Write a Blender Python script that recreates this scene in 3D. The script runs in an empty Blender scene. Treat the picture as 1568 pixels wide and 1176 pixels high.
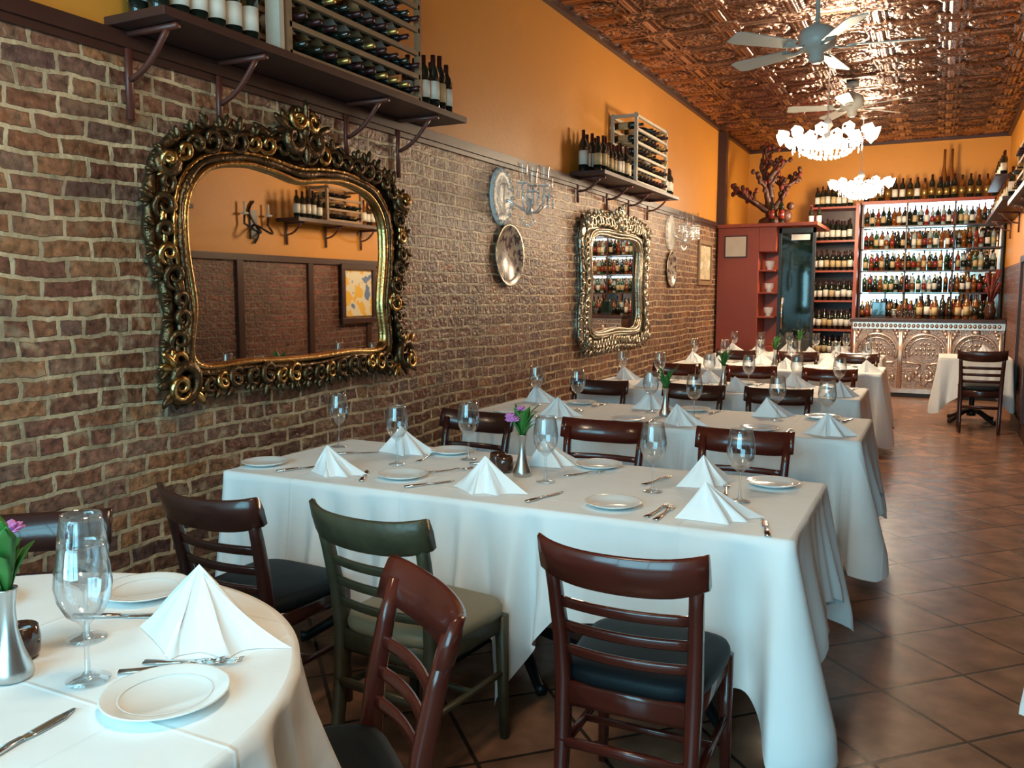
import bpy, math, random
import numpy as np
from mathutils import Matrix, Vector
random.seed(7)
R=math.radians
pi=math.pi
# ------------------------------------------------------------------ materials
def newmat(name):
    m=bpy.data.materials.new(name); m.use_nodes=True
    nt=m.node_tree; b=nt.nodes['Principled BSDF']
    return m,nt,b
class G:
    def __init__(s,nt): s.nt=nt
    def m(s,op,a,b=0,c=None):
        n=s.nt.nodes.new('ShaderNodeMath'); n.operation=op
        for i,x in enumerate([a,b]+([c] if c is not None else [])):
            if isinstance(x,(int,float)): n.inputs[i].default_value=x
            else: s.nt.links.new(x,n.inputs[i])
        return n.outputs[0]
def mat(name,col,rough=.5,metal=0,var=.12,scale=8,bump=0,bscale=40,coat=0,emit=None,estr=0,sheen=0,trans=0,ior=1.45,spec=.5):
    m,nt,b=newmat(name); N=nt.nodes; L=nt.links
    tc=N.new('ShaderNodeTexCoord')
    nz=N.new('ShaderNodeTexNoise'); nz.inputs['Scale'].default_value=scale; nz.inputs['Detail'].default_value=4
    L.new(tc.outputs['Object'],nz.inputs['Vector'])
    mx=N.new('ShaderNodeMix'); mx.data_type='RGBA'
    mx.inputs['A'].default_value=(col[0]*(1-var),col[1]*(1-var),col[2]*(1-var),1)
    mx.inputs['B'].default_value=(min(1,col[0]*(1+var)),min(1,col[1]*(1+var)),min(1,col[2]*(1+var)),1)
    L.new(nz.outputs['Fac'],mx.inputs['Factor']); L.new(mx.outputs['Result'],b.inputs['Base Color'])
    b.inputs['Roughness'].default_value=rough; b.inputs['Metallic'].default_value=metal
    b.inputs['Coat Weight'].default_value=coat; b.inputs['Transmission Weight'].default_value=trans; b.inputs['IOR'].default_value=ior
    b.inputs['Specular IOR Level'].default_value=spec
    if emit: b.inputs['Emission Color'].default_value=(*emit,1); b.inputs['Emission Strength'].default_value=estr
    if bump:
        n2=N.new('ShaderNodeTexNoise'); n2.inputs['Scale'].default_value=bscale; L.new(tc.outputs['Object'],n2.inputs['Vector'])
        bp=N.new('ShaderNodeBump'); bp.inputs['Strength'].default_value=bump; bp.inputs['Distance'].default_value=.01
        L.new(n2.outputs['Fac'],bp.inputs['Height']); L.new(bp.outputs['Normal'],b.inputs['Normal'])
    return m
def thin_glass(name,tint=(.97,.99,1),base=.05):
    m,nt,b=newmat(name); N=nt.nodes; L=nt.links
    out=N['Material Output']
    tr=N.new('ShaderNodeBsdfTransparent'); tr.inputs['Color'].default_value=(*tint,1)
    gl=N.new('ShaderNodeBsdfGlossy'); gl.inputs['Roughness'].default_value=.03
    lw=N.new('ShaderNodeLayerWeight'); lw.inputs['Blend'].default_value=.35
    mr=N.new('ShaderNodeMapRange'); mr.inputs['To Min'].default_value=base; mr.inputs['To Max'].default_value=.8
    L.new(lw.outputs['Facing'],mr.inputs['Value'])
    ms=N.new('ShaderNodeMixShader'); L.new(mr.outputs['Result'],ms.inputs['Fac']); L.new(tr.outputs[0],ms.inputs[1]); L.new(gl.outputs[0],ms.inputs[2])
    L.new(ms.outputs[0],out.inputs['Surface']); return m

def brick_mat(name,cols,mortar,w=.215,h=.0745,ms=.013,axis='yz',gloss=.5,dist=(.05,.034)):
    m,nt,b=newmat(name); N=nt.nodes; L=nt.links
    tc=N.new('ShaderNodeTexCoord'); sp=N.new('ShaderNodeSeparateXYZ'); L.new(tc.outputs['Object'],sp.inputs[0])
    nzd=N.new('ShaderNodeTexNoise'); nzd.inputs['Scale'].default_value=8; nzd.inputs['Detail'].default_value=4; L.new(tc.outputs['Object'],nzd.inputs['Vector'])
    g=G(nt)
    def noise(scale,det=5):
        n=N.new('ShaderNodeTexNoise'); n.inputs['Scale'].default_value=scale; n.inputs['Detail'].default_value=det; L.new(tc.outputs['Object'],n.inputs['Vector']); return n.outputs['Fac']
    def remap(x,a,b_,c,d,cl=True):
        mr=N.new('ShaderNodeMapRange'); mr.clamp=cl; mr.inputs['From Min'].default_value=a; mr.inputs['From Max'].default_value=b_; mr.inputs['To Min'].default_value=c; mr.inputs['To Max'].default_value=d; L.new(x,mr.inputs[0]); return mr.outputs[0]
    sc=N.new('ShaderNodeSeparateXYZ'); L.new(nzd.outputs['Color'],sc.inputs[0])
    du=g.m('MULTIPLY',g.m('SUBTRACT',sc.outputs[0],.5),dist[0]); dv=g.m('MULTIPLY',g.m('SUBTRACT',sc.outputs[1],.5),dist[1])
    dv=g.m('ADD',dv,g.m('MULTIPLY',g.m('SUBTRACT',noise(1.1,1),.5),.05))
    a=sp.outputs[1] if axis[0]=='y' else sp.outputs[0]
    cb=N.new('ShaderNodeCombineXYZ'); L.new(g.m('ADD',a,du),cb.inputs[0]); L.new(g.m('ADD',sp.outputs[2],dv),cb.inputs[1])
    br=N.new('ShaderNodeTexBrick'); br.offset=.5; br.squash=.5; br.squash_frequency=6
    br.inputs['Scale'].default_value=1; br.inputs['Brick Width'].default_value=w; br.inputs['Row Height'].default_value=h
    br.inputs['Mortar Size'].default_value=ms; br.inputs['Mortar Smooth'].default_value=.7; br.inputs['Bias'].default_value=0
    br.inputs['Color1'].default_value=(0,0,0,1); br.inputs['Color2'].default_value=(1,1,1,1); br.inputs['Mortar'].default_value=(.5,.5,.5,1)
    L.new(cb.outputs[0],br.inputs['Vector'])
    cr=N.new('ShaderNodeValToRGB'); e=cr.color_ramp.elements
    e[0].position=0; e[0].color=(*cols[0],1); e[1].position=1; e[1].color=(*cols[-1],1)
    for i,c in enumerate(cols[1:-1]):
        k=e.new((i+1)/(len(cols)-1)); k.color=(*c,1)
    L.new(br.outputs['Color'],cr.inputs[0])
    n1=noise(30,7)
    mm=N.new('ShaderNodeMix'); mm.data_type='RGBA'; mm.blend_type='MULTIPLY'; mm.inputs['Factor'].default_value=1
    L.new(cr.outputs[0],mm.inputs['A']); L.new(remap(n1,.3,.7,.4,1.6),mm.inputs['B'])
    # broad soot / weathering variation of the old masonry
    ms2=N.new('ShaderNodeMix'); ms2.data_type='RGBA'; ms2.blend_type='MULTIPLY'; ms2.inputs['Factor'].default_value=1
    L.new(mm.outputs['Result'],ms2.inputs['A']); L.new(remap(noise(1.6,4),.35,.65,.68,1.2),ms2.inputs['B'])
    fac=remap(g.m('ADD',br.outputs['Fac'],g.m('MULTIPLY',g.m('SUBTRACT',noise(45,4),.5),1.1)),.28,.60,0,1)
    smear_glare=g.m('MULTIPLY',remap(noise(12,6),.53,.66,0,1),remap(noise(1.3,2),.42,.60,.12,.65))  # mortar smears; the broad pale patches also paint glare into the brick colour
    fac2=g.m('MAXIMUM',fac,smear_glare)
    mo=N.new('ShaderNodeMix'); mo.data_type='RGBA'; L.new(fac2,mo.inputs['Factor']); L.new(ms2.outputs['Result'],mo.inputs['A'])
    mc=N.new('ShaderNodeMix'); mc.data_type='RGBA'; mc.inputs['A'].default_value=(*[x*.5 for x in mortar],1); mc.inputs['B'].default_value=(*[min(1,x*1.5) for x in mortar],1); L.new(remap(noise(5,5),.3,.7,0,1),mc.inputs['Factor'])
    L.new(mc.outputs['Result'],mo.inputs['B']); L.new(mo.outputs['Result'],b.inputs['Base Color'])
    hgt=g.m('ADD',g.m('MULTIPLY',g.m('SUBTRACT',1,fac),.7),g.m('MULTIPLY',n1,.8))
    bp=N.new('ShaderNodeBump'); bp.inputs['Strength'].default_value=.95; bp.inputs['Distance'].default_value=.017; L.new(hgt,bp.inputs['Height']); L.new(bp.outputs['Normal'],b.inputs['Normal'])
    b.inputs['Roughness'].default_value=gloss
    return m
M={}
M['brick']=brick_mat('old_brick',[(.125,.052,.034),(.225,.088,.042),(.14,.078,.062),(.29,.135,.06),(.15,.055,.036),(.21,.105,.066),(.095,.048,.042)],(.44,.335,.21),gloss=.36)
M['brick2']=brick_mat('dark_brick',[(.10,.03,.02),(.16,.05,.03),(.08,.025,.02)],(.14,.09,.06))
M['orange']=mat('mustard_plaster',(.535,.228,.030),.5,var=.08,scale=2,bump=.15,bscale=25)
M['trim']=mat('maroon_trim',(.045,.016,.012),.4)
M['shelfwood']=mat('dark_shelf_wood',(.045,.018,.015),.4,var=.3,scale=5)
M['redmetal']=mat('bracket_oxblood',(.10,.03,.022),.4)
M['cherry']=mat('cherry_wood',(.080,.013,.008),.24,var=.4,scale=6,coat=.3)
M['cherryd']=mat('dark_mahogany',(.040,.011,.008),.28,var=.35,scale=6,coat=.3)
M['green']=mat('olive_distressed_paint',(.055,.048,.026),.4,var=.65,scale=14,bump=.2)
M['olive']=mat('tan_vinyl',(.25,.20,.12),.5,bump=.1,bscale=300)
M['vinyl']=mat('black_vinyl',(.005,.008,.010),.55,bump=.1,bscale=300,spec=.25)
M['nap']=mat('napkin_cotton',(.90,.90,.90),.8,var=.01,bump=.06,bscale=60)
M['china']=mat('white_china',(.86,.86,.84),.12,var=.01)
M['steel']=mat('polished_steel',(.68,.67,.66),.18,1,var=.05)
M['pewter']=mat('pewter',(.55,.54,.52),.28,1,var=.05)
M['tinrel']=mat('antique_tin_relief',(.66,.53,.45),.3,.85,var=.25,scale=14)
M['iron']=mat('black_iron',(.012,.012,.013),.4)
M['glass']=thin_glass('clear_glass')
M['mirror']=mat('mirror_silvering',(.68,.64,.58),.015,1,var=.01)
M['bronze']=mat('dark_bronze_gilt',(.12,.076,.038),.36,.85,var=.8,scale=20,bump=.6,bscale=50)
M['gold']=mat('antique_gold',(.50,.325,.13),.28,1,var=.5,scale=10,bump=.3,bscale=60)
M['silver']=mat('antique_silver',(.46,.41,.32),.28,1,var=.5,scale=20,bump=.5,bscale=60)
M['bottle']=mat('dark_bottle_glass',(.010,.014,.010),.08,coat=.5)
M['bgreen']=mat('green_bottle_glass',(.02,.06,.025),.08,coat=.5)
M['bamber']=mat('amber_bottle_glass',(.16,.05,.01),.1,coat=.5)
M['bclear']=mat('clear_spirit_bottle',(.28,.34,.34),.08,coat=.5)
M['bred']=mat('red_bottle_glass',(.18,.02,.015),.1,coat=.5)
M['label']=mat('paper_label',(.62,.60,.54),.6)
M['labely']=mat('buff_label',(.45,.34,.18),.6)
M['foil']=mat('foil_capsule',(.04,.012,.014),.3,.3)
M['foilg']=mat('gold_foil',(.45,.3,.1),.3,.8)
M['rack']=mat('pine_rack',(.24,.15,.085),.55,var=.2)
M['rackw']=mat('whitewashed_rack',(.45,.41,.34),.55,var=.2)
M['red']=mat('red_lacquer_panel',(.27,.05,.024),.4,var=.15,scale=3)
M['plast']=mat('white_plaque_porcelain',(.62,.62,.60),.3,bump=.4,bscale=40)
M['leaf']=mat('green_leaf',(.04,.17,.03),.45,var=.4)
M['pink']=mat('violet_pink_petal',(.62,.22,.55),.55,var=.3,scale=40)
M['driedred']=mat('dried_red_foliage',(.13,.018,.012),.65,var=.4)
M['bark']=mat('carved_wood_bark',(.055,.018,.012),.5,var=.5,bump=.6)
M['fanw']=mat('fan_pale_blade',(.46,.50,.48),.35,var=.05)
M['shade']=mat('frosted_glass_shade',(.95,.93,.88),.3,var=.01,emit=(1,.90,.74),estr=6)
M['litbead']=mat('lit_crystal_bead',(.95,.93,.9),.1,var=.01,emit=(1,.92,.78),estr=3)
M['mirrorglow']=mat('added_mirror_glow',(.9,.95,1),.4,emit=(.6,.86,1),estr=14)  # emissive stand-in for the bluish gleam in the back-bar mirror
M['crystal']=mat('cut_crystal',(.85,.88,.9),.08,.6,var=.05)
M['white']=mat('white_paint',(.75,.74,.70),.5)
M['blackglass']=mat('smoked_glass_door',(.006,.016,.013),.05,coat=1)
M['votive']=mat('brown_votive_glass',(.05,.018,.01),.12,coat=.6)
M['paper']=mat('parchment',(.55,.50,.42),.6)
def cloth_mat():
    m,nt,b=newmat('white_linen'); N=nt.nodes; L=nt.links; g=G(nt); q=g.m
    tc=N.new('ShaderNodeTexCoord'); sp=N.new('ShaderNodeSeparateXYZ'); L.new(tc.outputs['Object'],sp.inputs[0])
    b.inputs['Base Color'].default_value=(.86,.88,.885,1); b.inputs['Roughness'].default_value=.8
    def crease(x,off,per):
        f=q('ABSOLUTE',q('SUBTRACT',q('FRACT',q('ADD',q('DIVIDE',x,per),off)),.5))
        return q('MAXIMUM',q('SUBTRACT',1,q('DIVIDE',f,.016)),0)
    nz=N.new('ShaderNodeTexNoise'); nz.inputs['Scale'].default_value=6; nz.inputs['Detail'].default_value=3; L.new(tc.outputs['Object'],nz.inputs['Vector'])
    h=q('ADD',q('MULTIPLY',q('ADD',crease(sp.outputs[0],.17,.52),crease(sp.outputs[1],.31,.44)),.35),q('MULTIPLY',nz.outputs['Fac'],1.2))
    bp=N.new('ShaderNodeBump'); bp.inputs['Strength'].default_value=.45; bp.inputs['Distance'].default_value=.01; L.new(h,bp.inputs['Height']); L.new(bp.outputs['Normal'],b.inputs['Normal'])
    return m
M['cloth']=cloth_mat()
def plate_art():
    m,nt,b=newmat('painted_plate'); N=nt.nodes; L=nt.links
    tc=N.new('ShaderNodeTexCoord'); v=N.new('ShaderNodeTexNoise'); v.inputs['Scale'].default_value=22; v.inputs['Detail'].default_value=3; L.new(tc.outputs['Object'],v.inputs['Vector'])
    cr=N.new('ShaderNodeValToRGB'); e=cr.color_ramp.elements; e[0].color=(.09,.05,.07,1); e[0].position=.44; e[1].color=(.42,.36,.27,1); e[1].position=.52
    L.new(v.outputs['Fac'],cr.inputs[0]); L.new(cr.outputs[0],b.inputs['Base Color']); b.inputs['Roughness'].default_value=.25
    return m
M['plateart']=plate_art()
def picture_mat(name,c1,c2,c3,sc=5):
    m,nt,b=newmat(name); N=nt.nodes; L=nt.links
    tc=N.new('ShaderNodeTexCoord'); n=N.new('ShaderNodeTexNoise'); n.inputs['Scale'].default_value=sc; n.inputs['Detail'].default_value=2; L.new(tc.outputs['Object'],n.inputs['Vector'])
    cr=N.new('ShaderNodeValToRGB'); cr.color_ramp.interpolation='CONSTANT'; e=cr.color_ramp.elements; e[0].color=(*c1,1); e[1].color=(*c3,1); e[1].position=.58; k=e.new(.48); k.color=(*c2,1)
    L.new(n.outputs['Fac'],cr.inputs[0]); L.new(cr.outputs[0],b.inputs['Base Color']); return m
M['pic1']=picture_mat('seated_figure_print',(.75,.45,.05),(.7,.65,.5),(.12,.2,.4))
M['pic2']=picture_mat('landscape_print',(.6,.5,.35),(.45,.4,.25),(.7,.65,.55))

def floor_mat():
    m,nt,b=newmat('terracotta_tile'); N=nt.nodes; L=nt.links; g=G(nt)
    tc=N.new('ShaderNodeTexCoord'); mp=N.new('ShaderNodeMapping'); mp.inputs['Rotation'].default_value=(0,0,R(45)); L.new(tc.outputs['Object'],mp.inputs[0])
    br=N.new('ShaderNodeTexBrick'); br.offset=0; br.inputs['Scale'].default_value=1; br.inputs['Brick Width'].default_value=.40; br.inputs['Row Height'].default_value=.40
    br.inputs['Mortar Size'].default_value=.008; br.inputs['Mortar Smooth'].default_value=.2
    br.inputs['Color1'].default_value=(.20,.096,.056,1); br.inputs['Color2'].default_value=(.275,.135,.08,1); br.inputs['Mortar'].default_value=(.035,.02,.014,1)
    L.new(mp.outputs[0],br.inputs['Vector'])
    n=N.new('ShaderNodeTexNoise'); n.inputs['Scale'].default_value=6; n.inputs['Detail'].default_value=6; L.new(tc.outputs['Object'],n.inputs['Vector'])
    mr=N.new('ShaderNodeMapRange'); mr.inputs['From Min'].default_value=.3; mr.inputs['From Max'].default_value=.7; mr.inputs['To Min'].default_value=.6; mr.inputs['To Max'].default_value=1.4; L.new(n.outputs['Fac'],mr.inputs[0])
    mm=N.new('ShaderNodeMix'); mm.data_type='RGBA'; mm.blend_type='MULTIPLY'; mm.inputs['Factor'].default_value=1; L.new(br.outputs['Color'],mm.inputs['A']); L.new(mr.outputs[0],mm.inputs['B'])
    L.new(mm.outputs['Result'],b.inputs['Base Color']); b.inputs['Roughness'].default_value=.27
    h=g.m('ADD',g.m('SUBTRACT',1,br.outputs['Fac']),g.m('MULTIPLY',n.outputs['Fac'],.5))
    bp=N.new('ShaderNodeBump'); bp.inputs['Strength'].default_value=.4; bp.inputs['Distance'].default_value=.006; L.new(h,bp.inputs['Height']); L.new(bp.outputs['Normal'],b.inputs['Normal'])
    return m
M['floor']=floor_mat()
H=3.9
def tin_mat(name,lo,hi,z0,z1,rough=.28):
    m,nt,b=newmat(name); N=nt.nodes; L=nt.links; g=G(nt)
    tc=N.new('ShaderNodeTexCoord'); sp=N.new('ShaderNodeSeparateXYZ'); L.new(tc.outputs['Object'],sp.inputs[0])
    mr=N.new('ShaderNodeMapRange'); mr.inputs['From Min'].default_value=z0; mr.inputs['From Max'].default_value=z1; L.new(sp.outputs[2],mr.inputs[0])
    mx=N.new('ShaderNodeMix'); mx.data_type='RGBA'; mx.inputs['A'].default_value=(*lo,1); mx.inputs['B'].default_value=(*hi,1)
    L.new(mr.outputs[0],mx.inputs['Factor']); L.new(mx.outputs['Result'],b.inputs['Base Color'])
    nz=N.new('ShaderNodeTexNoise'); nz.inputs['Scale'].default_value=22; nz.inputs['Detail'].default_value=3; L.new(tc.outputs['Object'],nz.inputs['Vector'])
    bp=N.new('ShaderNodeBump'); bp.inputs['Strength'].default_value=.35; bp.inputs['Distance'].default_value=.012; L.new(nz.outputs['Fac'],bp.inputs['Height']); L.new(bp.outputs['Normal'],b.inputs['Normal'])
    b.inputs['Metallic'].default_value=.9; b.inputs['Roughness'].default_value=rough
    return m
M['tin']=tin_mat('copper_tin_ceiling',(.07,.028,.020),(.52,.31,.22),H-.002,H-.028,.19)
M['tinbar']=mat('tin_panel',(.42,.29,.23),.35,.8,var=.35,scale=16,bump=.8,bscale=45)

# ------------------------------------------------------------------ mesh builder
class MB:
    def __init__(s): s.v=[]; s.f=[]; s.mi=[]; s.sm=[]; s.mats=[]
    def mid(s,name):
        if name not in s.mats: s.mats.append(name)
        return s.mats.index(name)
    def add(s,vs,fs,mat,smooth=False,M4=None):
        o=len(s.v)
        s.v+= [tuple(M4@Vector(p)) for p in vs] if M4 is not None else [tuple(p) for p in vs]
        k=s.mid(mat) if isinstance(mat,str) else None
        for i,f in enumerate(fs):
            s.f.append([o+j for j in f]); s.mi.append(k if k is not None else s.mid(mat[i])); s.sm.append(smooth)
    def box(s,a,b,mat,M4=None):
        x0,y0,z0=a; x1,y1,z1=b
        vs=[(x0,y0,z0),(x1,y0,z0),(x1,y1,z0),(x0,y1,z0),(x0,y0,z1),(x1,y0,z1),(x1,y1,z1),(x0,y1,z1)]
        s.add(vs,[(0,3,2,1),(4,5,6,7),(0,1,5,4),(1,2,6,5),(2,3,7,6),(3,0,4,7)],mat,False,M4)
    def lathe(s,prof,seg,mat,M4=None,smooth=True,sy=1):
        vs=[];fs=[];ms=[]
        for (r,z) in prof:
            for k in range(seg):
                t=2*pi*k/seg; vs.append((r*math.cos(t),r*math.sin(t)*sy,z))
        for i in range(len(prof)-1):
            for k in range(seg):
                k2=(k+1)%seg; fs.append((i*seg+k,i*seg+k2,(i+1)*seg+k2,(i+1)*seg+k))
                ms.append(mat if isinstance(mat,str) else mat[i])
        s.add(vs,fs,ms,smooth,M4)
    def sweep(s,pts,hw,hd,mat,ref=(1,0,0),n=8,smooth=True,M4=None,square=True):
        pts=[Vector(p) for p in pts]; vs=[];fs=[]; K=len(pts)
        if not isinstance(hw,(list,tuple)): hw=[hw]*K
        if not isinstance(hd,(list,tuple)): hd=[hd]*K
        ref=Vector(ref)
        if square: sec=[(1,.6),(.6,1),(-.6,1),(-1,.6),(-1,-.6),(-.6,-1),(.6,-1),(1,-.6)]; n=8
        else: sec=[(math.cos(2*pi*k/n),math.sin(2*pi*k/n)) for k in range(n)]
        for i,p in enumerate(pts):
            t=(pts[min(i+1,K-1)]-pts[max(i-1,0)]).normalized()
            a=ref-t*ref.dot(t)
            if a.length<1e-4: a=t.orthogonal()
            a.normalize(); b=t.cross(a)
            for (c,d) in sec: vs.append(p+a*(c*hw[i])+b*(d*hd[i]))
        for i in range(K-1):
            for k in range(n):
                k2=(k+1)%n; fs.append((i*n+k,i*n+k2,(i+1)*n+k2,(i+1)*n+k))
        fs.append(tuple(range(n-1,-1,-1))); fs.append(tuple((K-1)*n+k for k in range(n)))
        s.add(vs,fs,mat,smooth,M4)
    def tube(s,pts,r,mat,n=7,M4=None,ref=(0.3,0.2,1)):
        s.sweep(pts,r,r,mat,ref=ref,n=n,square=False,M4=M4)
    def ell(s,c,r,mat,M4=None,n=8,m=5):
        vs=[];fs=[]
        for i in range(m+1):
            a=pi*i/m
            for k in range(n):
                t=2*pi*k/n; vs.append((c[0]+r[0]*math.sin(a)*math.cos(t),c[1]+r[1]*math.sin(a)*math.sin(t),c[2]+r[2]*math.cos(a)))
        for i in range(m):
            for k in range(n):
                k2=(k+1)%n; fs.append((i*n+k,(i+1)*n+k,(i+1)*n+k2,i*n+k2))
        s.add(vs,fs,mat,True,M4)
    def mesh(s,name):
        me=bpy.data.meshes.new(name); me.from_pydata(s.v,[],s.f)
        for n in s.mats: me.materials.append(M[n])
        me.polygons.foreach_set('material_index',s.mi); me.polygons.foreach_set('use_smooth',s.sm); me.update(); return me
    def obj(s,name,loc=(0,0,0),rz=0,parent=None,bevel=0):
        return place(s.mesh(name),name,loc,rz,parent,bevel)
def place(me,name,loc=(0,0,0),rz=0,parent=None,bevel=0,sc=1):
    o=bpy.data.objects.new(name,me); bpy.context.scene.collection.objects.link(o)
    o.location=loc; o.rotation_euler=(0,0,rz); o.scale=(sc,sc,sc)
    if parent: o.parent=parent
    if bevel:
        b=o.modifiers.new('bevel','BEVEL'); b.width=bevel; b.segments=2; b.limit_method='ANGLE'; b.angle_limit=R(50)
    return o
def empty(name,loc=(0,0,0),rz=0):
    o=bpy.data.objects.new(name,None); bpy.context.scene.collection.objects.link(o); o.location=loc; o.rotation_euler=(0,0,rz); return o
def T(x,y,z): return Matrix.Translation((x,y,z))
def RX(a): return Matrix.Rotation(a,4,'X')
def RY(a): return Matrix.Rotation(a,4,'Y')
def RZ(a): return Matrix.Rotation(a,4,'Z')

W=3.82; Y0=-1.7; Y1=14.9; BR=2.5
# ------------------------------------------------------------------ room shell
b=MB(); b.box((-.25,Y0,0),(0,Y1,BR),'brick'); b.box((-.25,Y0,BR),(0,Y1,H),'orange'); b.obj('wall_left')
b=MB(); b.box((W,Y0,0),(W+.25,Y1,1.88),'brick2'); b.box((W,Y0,1.88),(W+.25,Y1,H),'orange'); b.obj('wall_right')
b=MB(); b.box((-.25,Y1,0),(W+.25,Y1+.25,H),'orange'); b.obj('wall_back')
b=MB(); b.box((-.25,Y0-.25,-.1),(W+.25,Y1+.25,0),'floor'); b.obj('floor')
def tin_height(X,Y,Tt=.61):
    px=X/Tt+.13; py=Y/Tt
    fu=px-np.floor(px)-.5; fv=py-np.floor(py)-.5; au=abs(fu); av=abs(fv); mx=np.maximum(au,av)
    rid=lambda x,c,w: np.clip(1-abs(x-c)/w,0,1)
    par=(np.floor(px)+np.floor(py))%2
    h=1.3*rid(mx,.47,.04)+.7*rid(mx,.385,.03)
    cdist=np.maximum(abs(.5-au),abs(.5-av))
    plq=(cdist<.21)*(.35+.75*abs(np.sin(cdist*45)))
    r=np.hypot(fu,fv); an=np.arctan2(fv,fu)
    ros=(r<.27)*abs(np.sin(4*an+r*20))*(.4+.6*np.clip(r/.2,0,1))
    scroll=abs(np.sin(11*r+3*np.sin(an*4)+np.sin(fu*31)*np.sin(fv*31)*1.3))
    star=np.clip(abs(np.sin(an*4))**.5*(r<.2)+.8*rid(r,.24,.03),0,1)
    A=np.where(par>0,ros+.7*rid(r,.29,.03),star*.8+.55*scroll*(mx<.36))
    h=np.where(cdist<.21,plq*.95,np.maximum(h,A*.95*(mx<.36)))
    fil=.3*abs(np.sin(X*61+2*np.sin(Y*40)))*abs(np.sin(Y*57+2*np.sin(X*37)))
    return np.clip(h,0,1.3)+fil*(mx<.45)
xs=np.linspace(0,W,241); ys=np.linspace(3.0,Y1,751)
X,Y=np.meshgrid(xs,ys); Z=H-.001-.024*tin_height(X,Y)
vv=np.stack([X.ravel(),Y.ravel(),Z.ravel()],1).astype(np.float32)
nx_=len(xs); ny_=len(ys); I=np.arange(nx_*ny_).reshape(ny_,nx_)
q=np.stack([I[:-1,:-1],I[1:,:-1],I[1:,1:],I[:-1,1:]],-1).reshape(-1,4)
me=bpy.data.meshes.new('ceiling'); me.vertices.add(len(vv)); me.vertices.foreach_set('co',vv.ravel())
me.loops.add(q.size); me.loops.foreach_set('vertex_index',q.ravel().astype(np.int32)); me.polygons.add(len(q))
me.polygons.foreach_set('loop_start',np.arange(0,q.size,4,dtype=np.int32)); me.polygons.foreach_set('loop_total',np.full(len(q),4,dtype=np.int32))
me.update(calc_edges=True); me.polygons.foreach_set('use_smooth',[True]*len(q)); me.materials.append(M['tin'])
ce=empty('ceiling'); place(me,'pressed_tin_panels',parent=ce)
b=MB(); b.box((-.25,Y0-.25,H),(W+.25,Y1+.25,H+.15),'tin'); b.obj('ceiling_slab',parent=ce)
b=MB()
for x0,x1 in ((0,.05),(W-.05,W)): b.box((x0,Y0,H-.06),(x1,Y1,H-.001),'trim')
b.box((0,Y1-.05,H-.06),(W,Y1,H-.001),'trim'); b.obj('trim_4')
b=MB()
b.box((-.25,Y0-.25,0),(W+.25,Y0,.45),'orange'); b.box((-.25,Y0-.25,3.3),(W+.25,Y0,H),'orange')
for x0,x1 in ((-.25,.2),(W-.2,W+.25)): b.box((x0,Y0-.25,.45),(x1,Y0,3.3),'orange')
b.obj('wall_front')
b=MB()
for x in (.2,1.33,2.46,W-.26): b.box((x,Y0-.16,.45),(x+.06,Y0-.08,3.3),'trim')
for z in (.45,2.5,3.24): b.box((.2,Y0-.16,z),(W-.2,Y0-.08,z+.06),'trim')
b.obj('window_1')
b=MB(); b.box((0,Y0,2.47),(.035,12.6,2.53),'trim'); b.box((0,Y0,2.44),(.02,12.6,2.47),'trim'); b.obj('trim_1')
b=MB(); b.box((W-.035,Y0,1.86),(W,11.5,1.93),'trim')
yy=-1.2
while yy<11.5:
    b.box((W-.03,yy,0),(W,yy+.09,1.86),'trim'); yy+=1.15
b.box((W-.03,Y0,0),(W,11.5,.14),'trim'); b.obj('trim_2')
b=MB(); b.box((0,Y0,0),(.02,12.6,.12),'trim'); b.obj('baseboard_left')
b=MB()
b.box((0,12.62,2.5),(.12,12.74,3.82),'trim'); b.obj('trim_3')

# ------------------------------------------------------------------ bottles
PB=[(.0,.0),(.034,.0),(.037,.008),(.037,.05),(.0375,.05),(.0375,.15),(.037,.15),(.037,.19),(.031,.215),(.017,.24),(.0145,.25),(.0145,.30),(.0,.302)]
def bottle(mb,M4,glass='bottle',label='label',foil='foil',seg=10,s=1.0,h=1.0):
    mats=[glass]*4+[label]+[glass]*4+[foil]*3
    mb.lathe([(r*s,z*s*h) for r,z in PB],seg,mats,M4)
def bottle_row(mb,x,y0,y1,z,step=.085,kinds=('bottle',),axis='y',labels=('label',),seg=10,jit=.01,s=1,foils=('foil',)):
    y=y0
    while y<=y1:
        k=random.choice(kinds); hh=random.uniform(.93,1.08)
        px,py=(x+random.uniform(-jit,jit),y) if axis=='y' else (y,x+random.uniform(-jit,jit))
        bottle(mb,T(px,py,z)@RZ(random.random()*6),k,random.choice(labels),random.choice(foils),seg,s,hh)
        y+=step*random.uniform(.95,1.12)
def bracket(mb,y,x0,d,z,drop=.34,sx=1):
    mb.sweep([(x0+sx*.02,y,z),(x0+sx*.02,y,z-drop)],.015,.010,'redmetal',ref=(0,1,0))
    mb.sweep([(x0,y,z-.012),(x0+sx*d,y,z-.012)],.014,.010,'redmetal',ref=(0,1,0))
    pts=[(x0+sx*(.03+(d*.7)*(k/8)),y,z-drop*.55+(drop*.55-.02)*(k/8)-.03*math.sin(pi*k/8)) for k in range(9)]
    mb.sweep(pts,.012,.009,'redmetal',ref=(0,1,0))
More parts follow.
